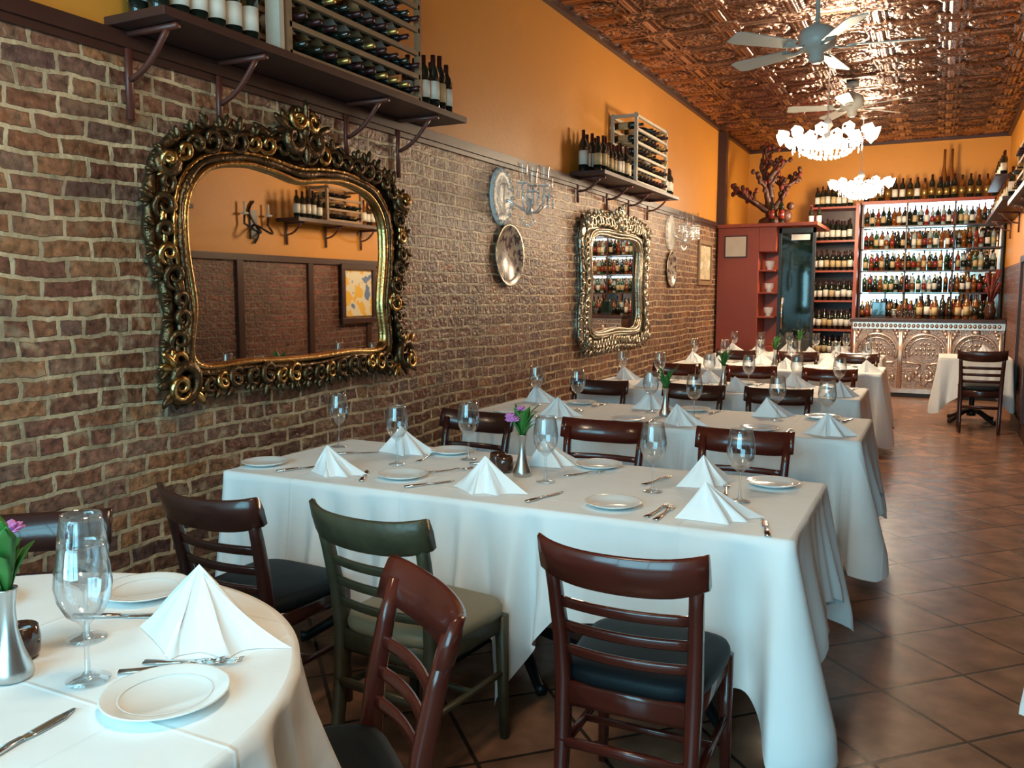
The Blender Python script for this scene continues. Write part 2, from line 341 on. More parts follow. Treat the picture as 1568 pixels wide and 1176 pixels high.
def wine_rack(mb,x0,x1,y0,y1,z0,rows,rh,wood='rack',seg=10,step=.105,sx=1):
    top=z0+rows*rh
    for y in (y0,y1):
        for x in (x0,x1-.03): mb.box((x,y-.015,z0),(x+.03,y+.015,top+.04),wood)
        mb.box((x0,y-.012,top),(x1,y+.012,top+.03),wood)
    for r in range(rows+1):
        z=z0+r*rh
        for x in (x0,x1-.022): mb.box((x,y0,z),(x+.022,y1,z+.025),wood)
        if r<rows:
            y=y0+.07
            while y<y1-.05:
                xb=x0 if sx>0 else x1
                Mx=T(xb+sx*.01,y,z+.062)@RY(sx*pi/2)
                if random.random()>.08: bottle(mb,Mx,'bottle',random.choice(['label','labely']),random.choice(['foil','foil','foilg','bottle']),seg,.98,1.0)
                y+=step
e=empty('wall_shelf')
b=MB(); b.box((.001,2.36,2.535),(.33,4.64,2.57),'shelfwood'); b.obj('board',parent=e,bevel=.003)
b=MB()
for y in (2.45,2.93,3.85,4.35): bracket(b,y,0,.30,2.535)
b.obj('brackets',parent=e)
b=MB(); bottle_row(b,.24,2.42,2.95,2.571,.095,labels=('label',),seg=14); bottle_row(b,.12,2.42,2.95,2.571,.095,seg=12)
bottle_row(b,.26,4.27,4.58,2.571,.085,labels=('labely','label'),seg=12); bottle_row(b,.14,4.27,4.58,2.571,.085,seg=12); b.obj('wine_bottles')
b=MB(); wine_rack(b,.02,.29,3.10,4.18,2.572,5,.125,seg=12); b.box((.22,3.02,2.572),(.30,3.05,3.3),'rackw'); b.obj('wine_rack')
e=empty('wall_shelf')
b=MB(); b.box((.001,7.05,2.535),(.33,9.42,2.57),'shelfwood'); b.obj('board',parent=e,bevel=.003)
b=MB()
for y in (7.2,7.95,8.6,9.25): bracket(b,y,0,.28,2.535,.22)
b.obj('brackets',parent=e)
b=MB(); bottle_row(b,.24,7.12,8.0,2.571,.1,seg=10,labels=('label','labely')); bottle_row(b,.1,7.12,8.0,2.571,.1,s=1.12); bottle_row(b,.25,9.15,9.38,2.571,.09); b.obj('wine_bottles')
b=MB(); wine_rack(b,.02,.29,8.05,9.05,2.572,5,.125,'rackw',seg=8); b.obj('wine_rack')
for ya,yb in ((4.3,6.0),(7.5,9.2)):
    e=empty('wall_shelf'); zs=2.31
    b=MB(); b.box((W-.33,ya,zs),(W-.001,yb,zs+.04),'shelfwood'); b.obj('board',parent=e)
    b=MB()
    for y in (ya+.15,(ya+yb)/2,yb-.15): bracket(b,y,W,.28,zs,.25,sx=-1)
    b.obj('brackets',parent=e)
    b=MB(); bottle_row(b,W-.25,ya+.06,ya+.5,zs+.041,.09); bottle_row(b,W-.25,yb-.4,yb-.05,zs+.041,.09,kinds=('bottle','bamber')); b.obj('wine_bottles')
    b=MB(); wine_rack(b,W-.30,W-.03,ya+.55,yb-.5,zs+.042,3,.125,seg=8,sx=-1); b.obj('wine_rack')
e=empty('wall_shelf')
b=MB(); b.box((W-.30,10.6,2.50),(W-.001,14.2,2.54),'shelfwood'); b.box((W-.30,12.3,2.95),(W-.001,14.2,2.98),'shelfwood'); b.obj('board',parent=e)
b=MB()
for y in (10.8,12.2,13.6): bracket(b,y,W,.25,2.50,.25,sx=-1)
b.obj('brackets',parent=e)
b=MB(); bottle_row(b,W-.2,10.7,14.1,2.541,.1,kinds=('bottle','bamber','bottle'),labels=('label','labely')); bottle_row(b,W-.2,12.4,14.1,2.981,.1); b.obj('wine_bottles')

# ------------------------------------------------------------------ ornate mirrors
def spiral(mb,cy,cz,size,rot,sgn,rad,mat,x=.05,turns=1.35):
    pts=[];rr=[];n=18
    for k in range(n+1):
        t=k/n; a=rot+sgn*turns*2*pi*t; r=size*(1-t)**.8*1.0+.12*size
        pts.append((x+.02*math.sin(pi*t),cy+r*math.cos(a),cz+r*math.sin(a))); rr.append(rad*(.55+.6*math.sin(pi*min(1,t*1.1+.05))))
    rr[-1]=rad*1.1
    mb.sweep(pts,rr,rr,mat,ref=(1,0,0),n=6,square=False)
def lobe(mb,cy,cz,ang,ln,wd,mat,x=.05,th=.018):
    Mx=T(x,cy,cz)@RX(ang)
    mb.ell((0,ln*.5,0),(th,ln*.5,wd*.5),mat,M4=Mx,n=8,m=6)
def leafspray(mb,cy,cz,ang,size,mat,x=.05):
    for k,(da,l) in enumerate(((-1.1,.6),(-.6,.85),(0,1.05),(.6,.85),(1.1,.6))):
        lobe(mb,cy,cz,ang+da,size*l,size*.32,mat,x+.012*(2-abs(k-2)),.016)
def smooth_loop(P,n=12):
    out=[];K=len(P)
    for i in range(K):
        p0,p1,p2,p3=[Vector(P[(i+j-1)%K]) for j in range(4)]
        for k in range(n):
            t=k/n; out.append(.5*((2*p1)+(-p0+p2)*t+(2*p0-5*p1+4*p2-p3)*t*t+(-p0+3*p1-3*p2+p3)*t**3))
    return out
def closed_tube(mb,loop,x,r,mat,n=8,flat=1.0,mod=None):
    K=len(loop);vs=[];fs=[]
    for i,p in enumerate(loop):
        t=(loop[(i+1)%K]-loop[i-1]).normalized(); nn=Vector((t[1],-t[0]))
        rr=r*(mod(i) if mod else 1)
        for k in range(n):
            a=2*pi*k/n; o=nn*(math.cos(a)*rr); vs.append((x+math.sin(a)*rr*flat,p[0]+o[0],p[1]+o[1]))
    for i in range(K):
        j=(i+1)%K
        for k in range(n):
            k2=(k+1)%n; fs.append((i*n+k,i*n+k2,j*n+k2,j*n+k))
    mb.add(vs,fs,mat,True)
def ribbon(mb,l1,x1,l2,x2,mat):
    K=len(l1);vs=[(x1,p[0],p[1]) for p in l1]+[(x2,p[0],p[1]) for p in l2]
    mb.add(vs,[(i,(i+1)%K,K+(i+1)%K,K+i) for i in range(K)],mat,True)
def ornate_mirror(name,inner,outer,mg,mo,crest,corners,seed=3,dens=.10,sz=.07):
    random.seed(seed)
    li=smooth_loop(inner,12); lo=smooth_loop(outer,12)
    e=empty(name)
    b=MB(); K=len(li); b.add([(.03,p[0],p[1]) for p in li],[tuple(range(K))],'mirror'); b.obj('mirror_glass',parent=e)
    b=MB()
    closed_tube(b,li,.042,.017,mg,10,1.2)
    cen=Vector((sum(p[0] for p in li)/K,sum(p[1] for p in li)/K))
    def grow(d): return [p+Vector(((p-cen).x/abs((p-cen).x+1e-6)*min(1,abs((p-cen).x)*2.2),(p-cen).y/abs((p-cen).y+1e-6)*min(1,abs((p-cen).y)*2.2))).normalized()*d for p in li]
    li2=grow(.034); li3=grow(.062)
    closed_tube(b,li2,.055,.018,mo,10,1,mod=lambda i:.85+.2*math.sin(i*.4))
    closed_tube(b,li3,.05,.012,mg,8,1,mod=lambda i:.6+.7*abs(math.sin(i*1.3)))
    ribbon(b,li,.03,lo,.012,mo); ribbon(b,lo,.012,lo,.001,mo)
    closed_tube(b,lo,.035,.02,mo,8,1.1,mod=lambda i:.8+.6*abs(math.sin(i*.55)))
    b.obj('frame_moulding',parent=e)
    b=MB(); acc=0
    for i in range(len(lo)):
        p=lo[i]; acc+=(lo[(i+1)%len(lo)]-p).length
        if acc>dens:
            acc=0; q=li[i]; mid=(p*.72+q*.28); ang=math.atan2(p[1]-q[1],p[0]-q[0])
            t=lo[(i+1)%len(lo)]-lo[i-1]; ta=math.atan2(t[1],t[0]); sg=1 if random.random()<.5 else -1
            s=sz*random.uniform(.7,1.1)
            spiral(b,mid[0],mid[1],s*.62,ta,sg,.013,random.choice([mo,mo,mo,mg]),.06)
            leafspray(b,p[0],p[1],ang+random.uniform(-.5,.5),s*.95,mo,.045)
            lobe(b,mid[0],mid[1],ta,s*1.1,s*.4,random.choice([mo,mo,mg]),.065,.014)
    for (y,z,s,a) in corners:
        spiral(b,y,z,s*.75,a,1,.022,mo,.07); spiral(b,y+.3*s*math.cos(a),z+.3*s*math.sin(a),s*.45,a+2,-1,.015,mg,.09)
        leafspray(b,y,z,a,s*1.25,mo,.06); leafspray(b,y+.5*s*math.cos(a+1.9),z+.5*s*math.sin(a+1.9),a+1.5,s*.9,mg,.06); leafspray(b,y+.5*s*math.cos(a-1.9),z+.5*s*math.sin(a-1.9),a-1.5,s*.9,mg,.06)
    y,z,s=crest
    for sg in (1,-1):
        spiral(b,y+sg*s*.45,z-.02,s*.42,pi/2,sg,.024,mo,.07); spiral(b,y+sg*s*.28,z+s*.45,s*.28,pi/2,-sg,.02,mg,.08)
        leafspray(b,y+sg*s*.55,z+s*.1,pi/2-sg*1.1,s*.75,mo,.06); lobe(b,y+sg*s*1.1,z-s*.25,pi/2-sg*1.2,s*.9,s*.25,mo,.06)
    leafspray(b,y,z+s*.4,pi/2,s*.62,mo,.08); leafspray(b,y,z-s*.2,-pi/2,s*.6,mo,.08); b.ell((.09,y,z+s*.15),(.03,s*.14,s*.22),mo)
    b.obj('carved_scrollwork',parent=e)
    return e
inner=[(2.71,1.195),(3.05,1.18),(3.42,1.17),(3.79,1.18),(4.13,1.195),(4.125,1.45),(4.16,1.72),(4.14,1.92),(4.02,2.05),(3.80,2.10),(3.60,2.09),(3.42,2.065),(3.24,2.09),(3.04,2.10),(2.82,2.05),(2.70,1.92),(2.68,1.72),(2.715,1.45)]
outer=[(2.58,1.10),(3.03,1.095),(3.42,1.07),(3.81,1.095),(4.31,1.10),(4.26,1.45),(4.34,1.75),(4.29,2.06),(4.08,2.20),(3.74,2.235),(3.55,2.25),(3.42,2.26),(3.29,2.25),(3.10,2.235),(2.76,2.20),(2.55,2.06),(2.50,1.75),(2.58,1.45)]
ornate_mirror('baroque_wall_mirror',inner,outer,'gold','bronze',(3.42,2.28,.17),[(2.60,1.13,.12,-2.4),(4.30,1.13,.12,-.7),(2.57,2.04,.06,2.3),(4.29,2.04,.06,.8)],dens=.085,sz=.08)
i2=[(7.52,1.16),(8.2,1.15),(8.88,1.16),(8.90,1.6),(8.88,2.02),(8.2,2.06),(7.52,2.02),(7.50,1.6)]
o2=[(7.28,1.02),(8.2,1.0),(9.12,1.02),(9.12,1.6),(9.1,2.16),(8.2,2.22),(7.3,2.16),(7.28,1.6)]
ornate_mirror('silver_wall_mirror',i2,o2,'silver','silver',(8.2,2.24,.15),[(7.32,1.05,.06,-2.4),(9.1,1.05,.06,-.7),(7.32,2.16,.06,2.3),(9.1,2.16,.06,.8)],seed=5,dens=.07,sz=.08)

# ------------------------------------------------------------------ crystal sconces + plates
def sconce(y,z):
    e=empty('crystal_wall_sconce',(0,y,z))
    b=MB(); b.lathe([(0,.03),(.10,.03),(.13,.02),(.15,.028),(.17,.012),(.17,.001)],28,'plast',RY(pi/2)@Matrix.Diagonal((1.25,1,1,1)))
    for k in range(18):
        a=2*pi*k/18; b.ell((.022,.155*math.cos(a),.195*math.sin(a)),(.012,.02,.02),'plast')
    b.obj('oval_backplate',parent=e)
    b=MB(); gl=MB()
    b.lathe([(0,0),(.02,0),(.03,.03),(.015,.06),(.015,.12),(0,.13)],10,'crystal',T(.12,.25,-.12))
    for k,(dy,dx,dz) in enumerate(((.05,.24,.10),(.22,.26,.16),(.38,.22,.10),(.14,.12,.18),(.32,.12,.18))):
        pts=[(.03,.05,-.02),(.12,.22,-.10),((.12+dx)/2,(.22+dy)/2,-.10),(dx,dy,-.03),(dx,dy,dz-.08)]
        b.tube(pts,.008,'crystal',6)
        b.lathe([(0,0),(.045,.006),(.05,.014),(.012,.016),(0,.016)],10,'crystal',T(dx,dy,dz-.08))
        gl.lathe([(.014,0),(.03,.02),(.036,.06),(.038,.12),(.044,.14)],12,'glass',T(dx,dy,dz-.06))
        for j in range(6):
            a=j*pi/3
            for q in range(3): b.ell((dx+.045*math.cos(a),dy+.045*math.sin(a),dz-.10-q*.028),(.007,.007,.013),'crystal',n=5,m=3)
    for q in range(9): b.ell((.12,.10+.03*q,-.16-.02*math.sin(pi*q/8)*2),(.008,.008,.014),'crystal',n=5,m=3)
    b.obj('crystal_arms',parent=e); gl.obj('glass_cups',parent=e)
sconce(5.72,2.22); sconce(10.2,2.24)
def wall_plate(y,z,r):
    b=MB(); Mx=RY(pi/2)
    b.lathe([(0,.012),(r*.80,.012),(r*.84,.02)],32,'plateart',Mx); b.lathe([(r*.84,.02),(r*.96,.032),(r,.032),(r*1.0,.024),(r*.6,.001)],32,'plateart',Mx); b.lathe([(r*.96,.0322),(r*1.01,.034),(r*1.01,.028)],32,'silver',Mx)
    b.obj('decorative_wall_plate',(0,y,z))
wall_plate(5.83,1.79,.235); wall_plate(10.25,1.80,.22)
def framed(name,y,z,w,h,fr,pic,x=0,sx=1,wid=.06):
    b=MB()
    def bx(y0,z0,y1,z1,d,mt,e0=.001):
        xs=sorted((x+sx*e0,x+sx*d)); b.box((xs[0],y0,z0),(xs[1],y1,z1),mt)
    bx(y-w/2,z-h/2,y+w/2,z-h/2+wid,.03,fr); bx(y-w/2,z+h/2-wid,y+w/2,z+h/2,.03,fr); bx(y-w/2,z-h/2+wid,y-w/2+wid,z+h/2-wid,.03,fr); bx(y+w/2-wid,z-h/2+wid,y+w/2,z+h/2-wid,.03,fr)
    bx(y-w/2+wid,z-h/2+wid,y+w/2-wid,z+h/2-wid,.012,'gold'); bx(y-w/2+wid*1.3,z-h/2+wid*1.3,y+w/2-wid*1.3,z+h/2-wid*1.3,.016,pic)
    b.obj(name,bevel=.004)
framed('framed_picture',11.95,1.93,.75,.62,'rack','pic2')
framed('framed_painting',8.95,1.50,.72,.75,'trim','pic1',W-.035,-1,.07)
b=MB()
for s in (-1,1):
    pts=[(W-.02,7.13,2.25)]+[(W-.05-.14*math.sin(pi*k/10),7.13+s*.18*k/10,2.25-.1*math.sin(pi*k/10)) for k in range(1,11)]+[(W-.06,7.13+s*.18,2.34)]
    b.tube(pts,.012,'iron'); b.lathe([(0,0),(.04,.01),(.045,.02),(.012,.03),(.012,.14),(0,.14)],10,'white',T(W-.06,7.13+s*.18,2.34))
spts=[(W-.02,7.13+.07*math.sin(k*.7),2.05+.05*k) for k in range(10)]
b.tube(spts,.013,'iron'); b.box((W-.02,7.08,2.1),(W-.001,7.18,2.4),'iron'); b.obj('wrought_iron_sconce')

# ------------------------------------------------------------------ chairs
def chair_mesh(wood,seat):
    b=MB()
    for s in (-1,1):
        pts=[(s*.175,-.255,0),(s*.178,-.225,.12),(s*.180,-.200,.28),(s*.182,-.190,.45),(s*.186,-.205,.58),(s*.192,-.235,.72),(s*.197,-.262,.82)]
        b.sweep(pts,[.015,.017,.019,.021,.019,.018,.017],[.018,.021,.024,.026,.022,.019,.016],wood)
        b.sweep([(s*.19,.175,.435),(s*.192,.18,.2),(s*.195,.185,0)],[.021,.017,.013],[.021,.017,.013],wood)
        b.sweep([(s*.188,-.20,.235),(s*.192,.18,.235)],.011,.009,wood,ref=(1,0,0))
        b.sweep([(s*.182,-.19,.41),(s*.188,.175,.41)],.011,.03,wood,ref=(1,0,0))
    b.sweep([(-.188,.175,.41),(.188,.175,.41)],.03,.011,wood,ref=(0,0,1))
    b.sweep([(-.18,-.195,.405),(.18,-.195,.405)],.035,.012,wood,ref=(0,0,1))
    b.sweep([(-.18,-.215,.27),(.18,-.215,.27)],.014,.010,wood,ref=(0,0,1))
    b.sweep([(-.19,0,.235),(.19,0,.235)],.010,.008,wood,ref=(0,0,1))
    for z,yb in ((.535,-.200),(.605,-.212),(.675,-.226)):
        pts=[(x*.18/5,yb-.030*(1-(x/5)**2),z) for x in range(-5,6)]
        b.sweep(pts,.0145,.007,wood,ref=(0,-.2,1))
    vs=[];fs=[];n=16
    for k in range(n+1):
        s=-1+2*k/n; x=.226*s; yc=-.252-.045*(1-s*s)+.014*abs(s)**6
        zb=.752-.006*(1-s*s)+.020*abs(s)**4; zt=.852+.016*abs(s)**3; 
        th=.011+.006*abs(s)**3
        lean=-.028
        sec=[(yc+th,zb),(yc+th*1.1+lean*.5,(zb+zt)/2),(yc+th*.8+lean,zt-.006),(yc+lean,zt),(yc-th*.8+lean,zt-.006),(yc-th*1.1+lean*.5,(zb+zt)/2),(yc-th,zb),(yc,zb-.006)]
        vs+=[(x,y,z) for y,z in sec]
    for k in range(n):
        for j in range(8):
            j2=(j+1)%8; fs.append((k*8+j,k*8+j2,(k+1)*8+j2,(k+1)*8+j))
    fs.append(tuple(range(7,-1,-1))); fs.append(tuple(n*8+j for j in range(8)))
    b.add(vs,fs,wood,True)
    N=36; prof=[(.90,.437),(.985,.44),(1.0,.452),(1.0,.468),(.97,.482),(.85,.490),(.5,.497),(.001,.499)]
    vs=[];fs=[]
    for f,z in prof:
        for k in range(N):
            a=2*pi*k/N; c,s=math.cos(a),math.sin(a); e=.45
            px=math.copysign(abs(c)**e,c); py=math.copysign(abs(s)**e,s)
            vs.append((px*f*(.208+.014*py),py*f*.212,z))
    for i in range(len(prof)-1):
        for k in range(N): fs.append((i*N+k,i*N+(k+1)%N,(i+1)*N+(k+1)%N,(i+1)*N+k))
    fs.append(tuple(range(N-1,-1,-1)))
    b.add(vs,fs,seat,True)
    return b.mesh('dining_chair')
ch_red=chair_mesh('cherry','vinyl'); ch_dk=chair_mesh('cherryd','vinyl'); ch_gr=chair_mesh('green','olive')
def chair(me,x,y,rz,sc=1): place(me,'dining_chair',(x,y,0),R(rz),sc=sc)
chair(ch_dk,.86,2.25,-3)
chair(ch_gr,1.49,2.28,-6)
chair(ch_red,2.25,2.28,1)
chair(ch_red,1.795,1.325,140)
chair(ch_dk,.78,1.33,-140)
for x,rz in ((.72,178),(1.48,183),(2.17,181)): chair(ch_dk if x<1 else ch_red,x,3.77,rz)
for x,rz in ((.72,181),(1.42,178),(2.02,182)): chair(ch_dk,x,5.69,rz)
for x,rz in ((.8,178),(1.5,183),(2.15,180)): chair(ch_red,x,7.47,rz)
for x,rz in ((.9,178),(1.6,183),(2.2,180)): chair(ch_dk,x,9.62,rz)
chair(ch_dk,3.42,10.60,-2,1.05)

# ------------------------------------------------------------------ tables with cloth
def rect_perim(x0,x1,y0,y1,r=.025,ds=.012):
    P=[]
    def line(ax,ay,bx,by,nx,ny):
        L=math.hypot(bx-ax,by-ay); n=max(2,int(L/ds))
        for k in range(n): P.append((ax+(bx-ax)*k/n,ay+(by-ay)*k/n,nx,ny))
    def arc(cx,cy,a0):
        for k in range(13):
            a=a0+pi/2*k/13; P.append((cx+r*math.cos(a),cy+r*math.sin(a),math.cos(a),math.sin(a)))
    line(x0+r,y0,x1-r,y0,0,-1); arc(x1-r,y0+r,-pi/2); line(x1,y0+r,x1,y1-r,1,0); arc(x1-r,y1-r,0)
    line(x1-r,y1,x0+r,y1,0,1); arc(x0+r,y1-r,pi/2); line(x0,y1-r,x0,y0+r,-1,0); arc(x0+r,y0+r,pi)
    return P
def circ_perim(cx,cy,r,n=360): return [(cx+r*math.cos(2*pi*k/n),cy+r*math.sin(2*pi*k/n),math.cos(2*pi*k/n),math.sin(2*pi*k/n)) for k in range(n)]
def make_cloth(P,zt,drop,dips,seed,parent,fold=.030,flare=.045,freq=.22):
    """dips: list of (x,y,width,extra_drop,outward): hanging cloth corners"""
    rnd=random.Random(seed); K=len(P); S=[0]
    for i in range(1,K): S.append(S[-1]+math.hypot(P[i][0]-P[i-1][0],P[i][1]-P[i-1][1]))
    tot=S[-1]+math.hypot(P[0][0]-P[-1][0],P[0][1]-P[-1][1])
    nf=max(6,round(tot/freq)); ph=[rnd.random()*6 for _ in range(6)]
    D=[]
    for dp in dips:
        j=min(range(K),key=lambda i:(P[i][0]-dp[0])**2+(P[i][1]-dp[1])**2); D.append((S[j],)+tuple(dp[2:]))
    rows=20; vs=[];fs=[]
    for (x,y,nx,ny) in P: vs.append((x-nx*.012,y-ny*.012,zt))
    for r in range(rows+1):
        t=r/rows
        for i,(x,y,nx,ny) in enumerate(P):
            s=S[i]; u=2*pi*s/tot
            ext=0;out=0;lat=0
            tx,ty=-ny,nx
            for (sj,w,ex,ow) in D:
                d=s-sj
                if d>tot/2: d-=tot
                if d<-tot/2: d+=tot
                ext+=ex*max(0,1-abs(d)/(w*1.9))**1.15
                g2=math.exp(-(d/(w*.36))**2)-.8*math.exp(-((abs(d)-w*.8)/(w*.32))**2)+.45*math.exp(-((abs(d)-w*1.5)/(w*.3))**2); out+=ow*1.15*g2
                lat-=.25*d*math.exp(-(d/(w*1.3))**2)
            L=drop+ext+.012*math.sin(u*3+ph[0])
            wv=math.sin(nf*u+1.6*math.sin(u*2+ph[1])+ph[2]); wv=(1-abs(wv))**.8*2-1   # pinched pleats
            wv=wv*(.45+.55*math.sin(u*5+ph[3]))+.35*math.sin(nf*2.3*u+ph[4]+1.5*math.sin(nf*.31*u))
            tt=t**.95; t2=min(1,t*1.15)
            o=.004+flare*t**1.3+fold*wv*tt+out*t2
            z=zt-.006-L*t if r else zt-.004
            vs.append((x+nx*o+tx*lat*t,y+ny*o+ty*lat*t,max(z,.012)))
    for r in range(rows+1):
        for i in range(K):
            j=(i+1)%K; fs.append((r*K+i,(r+1)*K+i,(r+1)*K+j,r*K+j))
    mb=MB(); mb.add(vs,fs,'cloth',True); mb.add([vs[i] for i in range(K)],[tuple(range(K))],'cloth',False)
    return mb.obj('tablecloth',parent=parent)
def pedestal(b,cx,cy):
    b.lathe([(0,.70),(.12,.70),(.12,.685),(.035,.66),(.028,.5),(.028,.15),(.045,.12),(.05,.07),(0,.06)],14,'iron',T(cx,cy,0))
    for k in range(4):
        a=pi/4+k*pi/2; c,s=math.cos(a),math.sin(a)
        pts=[(cx+c*.03,cy+s*.03,.13),(cx+c*.12,cy+s*.12,.115),(cx+c*.22,cy+s*.22,.06),(cx+c*.30,cy+s*.30,.022),(cx+c*.33,cy+s*.33,.02)]
        b.sweep(pts,[.02,.02,.018,.018,.022],[.03,.024,.018,.016,.02],'iron',ref=(0,0,1))
ZT=.77
def table(x0,x1,y0,y1,dips,seed,drop=.40,**kw):
    e=empty('dining_table')
    b=MB(); b.box((x0+.01,y0+.01,.725),(x1-.01,y1-.01,ZT-.006),'shelfwood'); b.obj('table_top',parent=e)
    b=MB(); cy=(y0+y1)/2
    w=x1-x0
    for cx in ([x0+w*.2,x0+w*.5,x0+w*.8] if w>1.2 else [(x0+x1)/2]): pedestal(b,cx,cy)
    b.obj('pedestal_bases',parent=e)
    make_cloth(rect_perim(x0,x1,y0,y1),ZT,drop,dips,seed,e,**kw); return e
table(.32,2.60,2.57,3.44,[(2.60,2.57,.17,.32,.11),(1.66,2.57,.11,.33,.075),(.98,2.57,.11,.33,.07),(.32,2.57,.14,.28,.02),(2.6,3.44,.14,.24,.07),(.32,3.44,.1,.1,.0),(1.6,3.44,.1,.2,.03)],1,drop=.35)
table(.36,2.64,4.50,5.36,[(2.64,4.50,.16,.33,.10),(1.6,4.5,.1,.25,.05),(2.64,5.36,.13,.26,.07)],2,drop=.33)
table(.40,2.50,6.28,7.12,[(2.5,6.28,.15,.26,.08),(1.5,6.28,.1,.2,.04),(2.5,7.12,.13,.24,.06)],3,drop=.38)
table(.45,2.52,8.45,9.28,[(2.52,8.45,.15,.26,.08),(2.52,9.28,.13,.24,.06)],4)
table(.50,2.42,10.35,11.15,[(2.42,10.35,.15,.26,.08),(2.42,11.15,.13,.24,.06)],5)
table(3.0,3.74,10.95,11.70,[(3.0,10.95,.15,.26,.06),(3.74,10.95,.10,.2,.02)],6,flare=.02,fold=.012)
table(3.16,3.72,1.25,2.0,[(3.16,2.0,.08,.03,.01),(3.16,1.25,.1,.03,.01)],8,drop=.10,flare=.008,fold=.004)
e=empty('dining_table')
b=MB(); b.lathe([(0,.725),(.655,.725),(.665,.735),(.665,.764),(0,.764)],48,'shelfwood',T(1.3,.86,0)); b.obj('table_top',parent=e)
b=MB(); pedestal(b,1.3,.86); b.obj('pedestal_bases',parent=e)
make_cloth(circ_perim(1.3,.86,.675),ZT,.34,[(1.95,1.02,.14,.22,.09),(1.05,1.5,.2,.2,.06),(.65,.65,.2,.2,.06),(1.5,.2,.2,.2,.06)],9,e,fold=.040,flare=.07,freq=.22)

# ------------------------------------------------------------------ tableware
def wineglass_mesh():
    b=MB(); b.lathe([(.0,.002),(.036,.002),(.037,.004),(.012,.010),(.005,.02),(.004,.06),(.0045,.098),(.012,.108),(.030,.122),(.043,.148),(.0475,.175),(.045,.205),(.039,.240),(.0375,.252),(.0368,.252),(.0382,.240),(.0440,.205),(.0465,.175),(.042,.149),(.029,.124),(.0,.112)],24,'glass')
    return b.mesh('wine_glass')
wg=wineglass_mesh()
def plate_mesh():
    b=MB(); b.lathe([(0,.006),(.062,.006),(.072,.011),(.098,.018),(.101,.0185),(.101,.0165),(.074,.006),(.06,.001),(0,.001)],40,'china'); b.lathe([(.071,.0118),(.0725,.0128),(.074,.0122)],40,'china'); return b.mesh('side_plate')
pm=plate_mesh()
def napkin_mesh(seed):
    rnd=random.Random(seed); b=MB()
    def shell(poly,apex,conc,off):
        n=10; rows=9; vs=[];fs=[];P=[]
        K=len(poly)
        for i in range(K-1):
            for k in range(n):
                t=k/n; p=Vector(poly[i]).lerp(Vector(poly[i+1]),t); m=1-conc[i]*math.sin(pi*t); P.append((p[0]*m,p[1]*m))
        P.append(poly[-1]); C=len(P)
        for r in range(rows+1):
            t=r/rows
            for i,(x,y) in enumerate(P):
                w=.005*math.sin(i*.9+seed)*math.sin(pi*t)
                vs.append((apex[0]*(1-t)+x*t+w,apex[1]*(1-t)+y*t+w,apex[2]*(1-t)**(.85+.25*abs(x)/.15)))
        for r in range(rows):
            for i in range(C-1): fs.append((r*C+i,(r+1)*C+i,(r+1)*C+i+1,r*C+i+1))
        b.add(vs,fs,'nap',True)
    j=lambda:rnd.uniform(-.015,.015)
    ax=-.02+rnd.uniform(-.03,.03)
    L=(-.145+j(),.0+j());F=(.02+j(),-.09);Rr=(.17+j(),.02+j());B=(.0,.07)
    shell([L,F,Rr,B,L],(ax,0,.135),[.10,.2,.1,.1],0)
    shell([(L[0]-.004,L[1]-.006),(F[0]+.01,-.101),(F[0]+.03,-.05)],(ax-.002,-.004,.128),[.04,.3],0)
    shell([(F[0]-.01,-.093),(.11,-.06),(Rr[0]+.012,Rr[1]+.004)],(ax+.01,-.004,.122),[.28,.22],0)
    return b.mesh('folded_napkin')
nms=[napkin_mesh(i) for i in range(5)]
def fork_mesh():
    b=MB()
    b.sweep([(0,-.095,.004),(0,-.05,.003),(0,0,.005),(0,.03,.009),(0,.045,.007)],[.010,.008,.0045,.0035,.006],[.0018]*5,'steel',ref=(1,0,0))
    b.sweep([(0,.043,.007),(0,.055,.005),(0,.062,.004)],[.006,.0125,.0125],[.0013]*3,'steel',ref=(1,0,0))
    for k in range(4):
        x=-.0105+.007*k; b.sweep([(x,.06,.004),(x,.08,.004),(x,.10,.008)],[.0021,.002,.0012],[.0012,.0012,.0008],'steel',ref=(1,0,0))
    return b.mesh('table_fork')
def knife_mesh():
    b=MB(); b.sweep([(0,-.11,.005),(0,-.05,.005),(0,-.005,.005)],[.009,.008,.006],[.004,.004,.003],'steel')
    b.sweep([(0,-.005,.004),(.001,.02,.003),(.002,.07,.003),(-.002,.105,.003)],[.007,.0105,.011,.003],[.0014,.0012,.001,.0006],'steel'); return b.mesh('table_knife')
fm=fork_mesh(); km=knife_mesh()
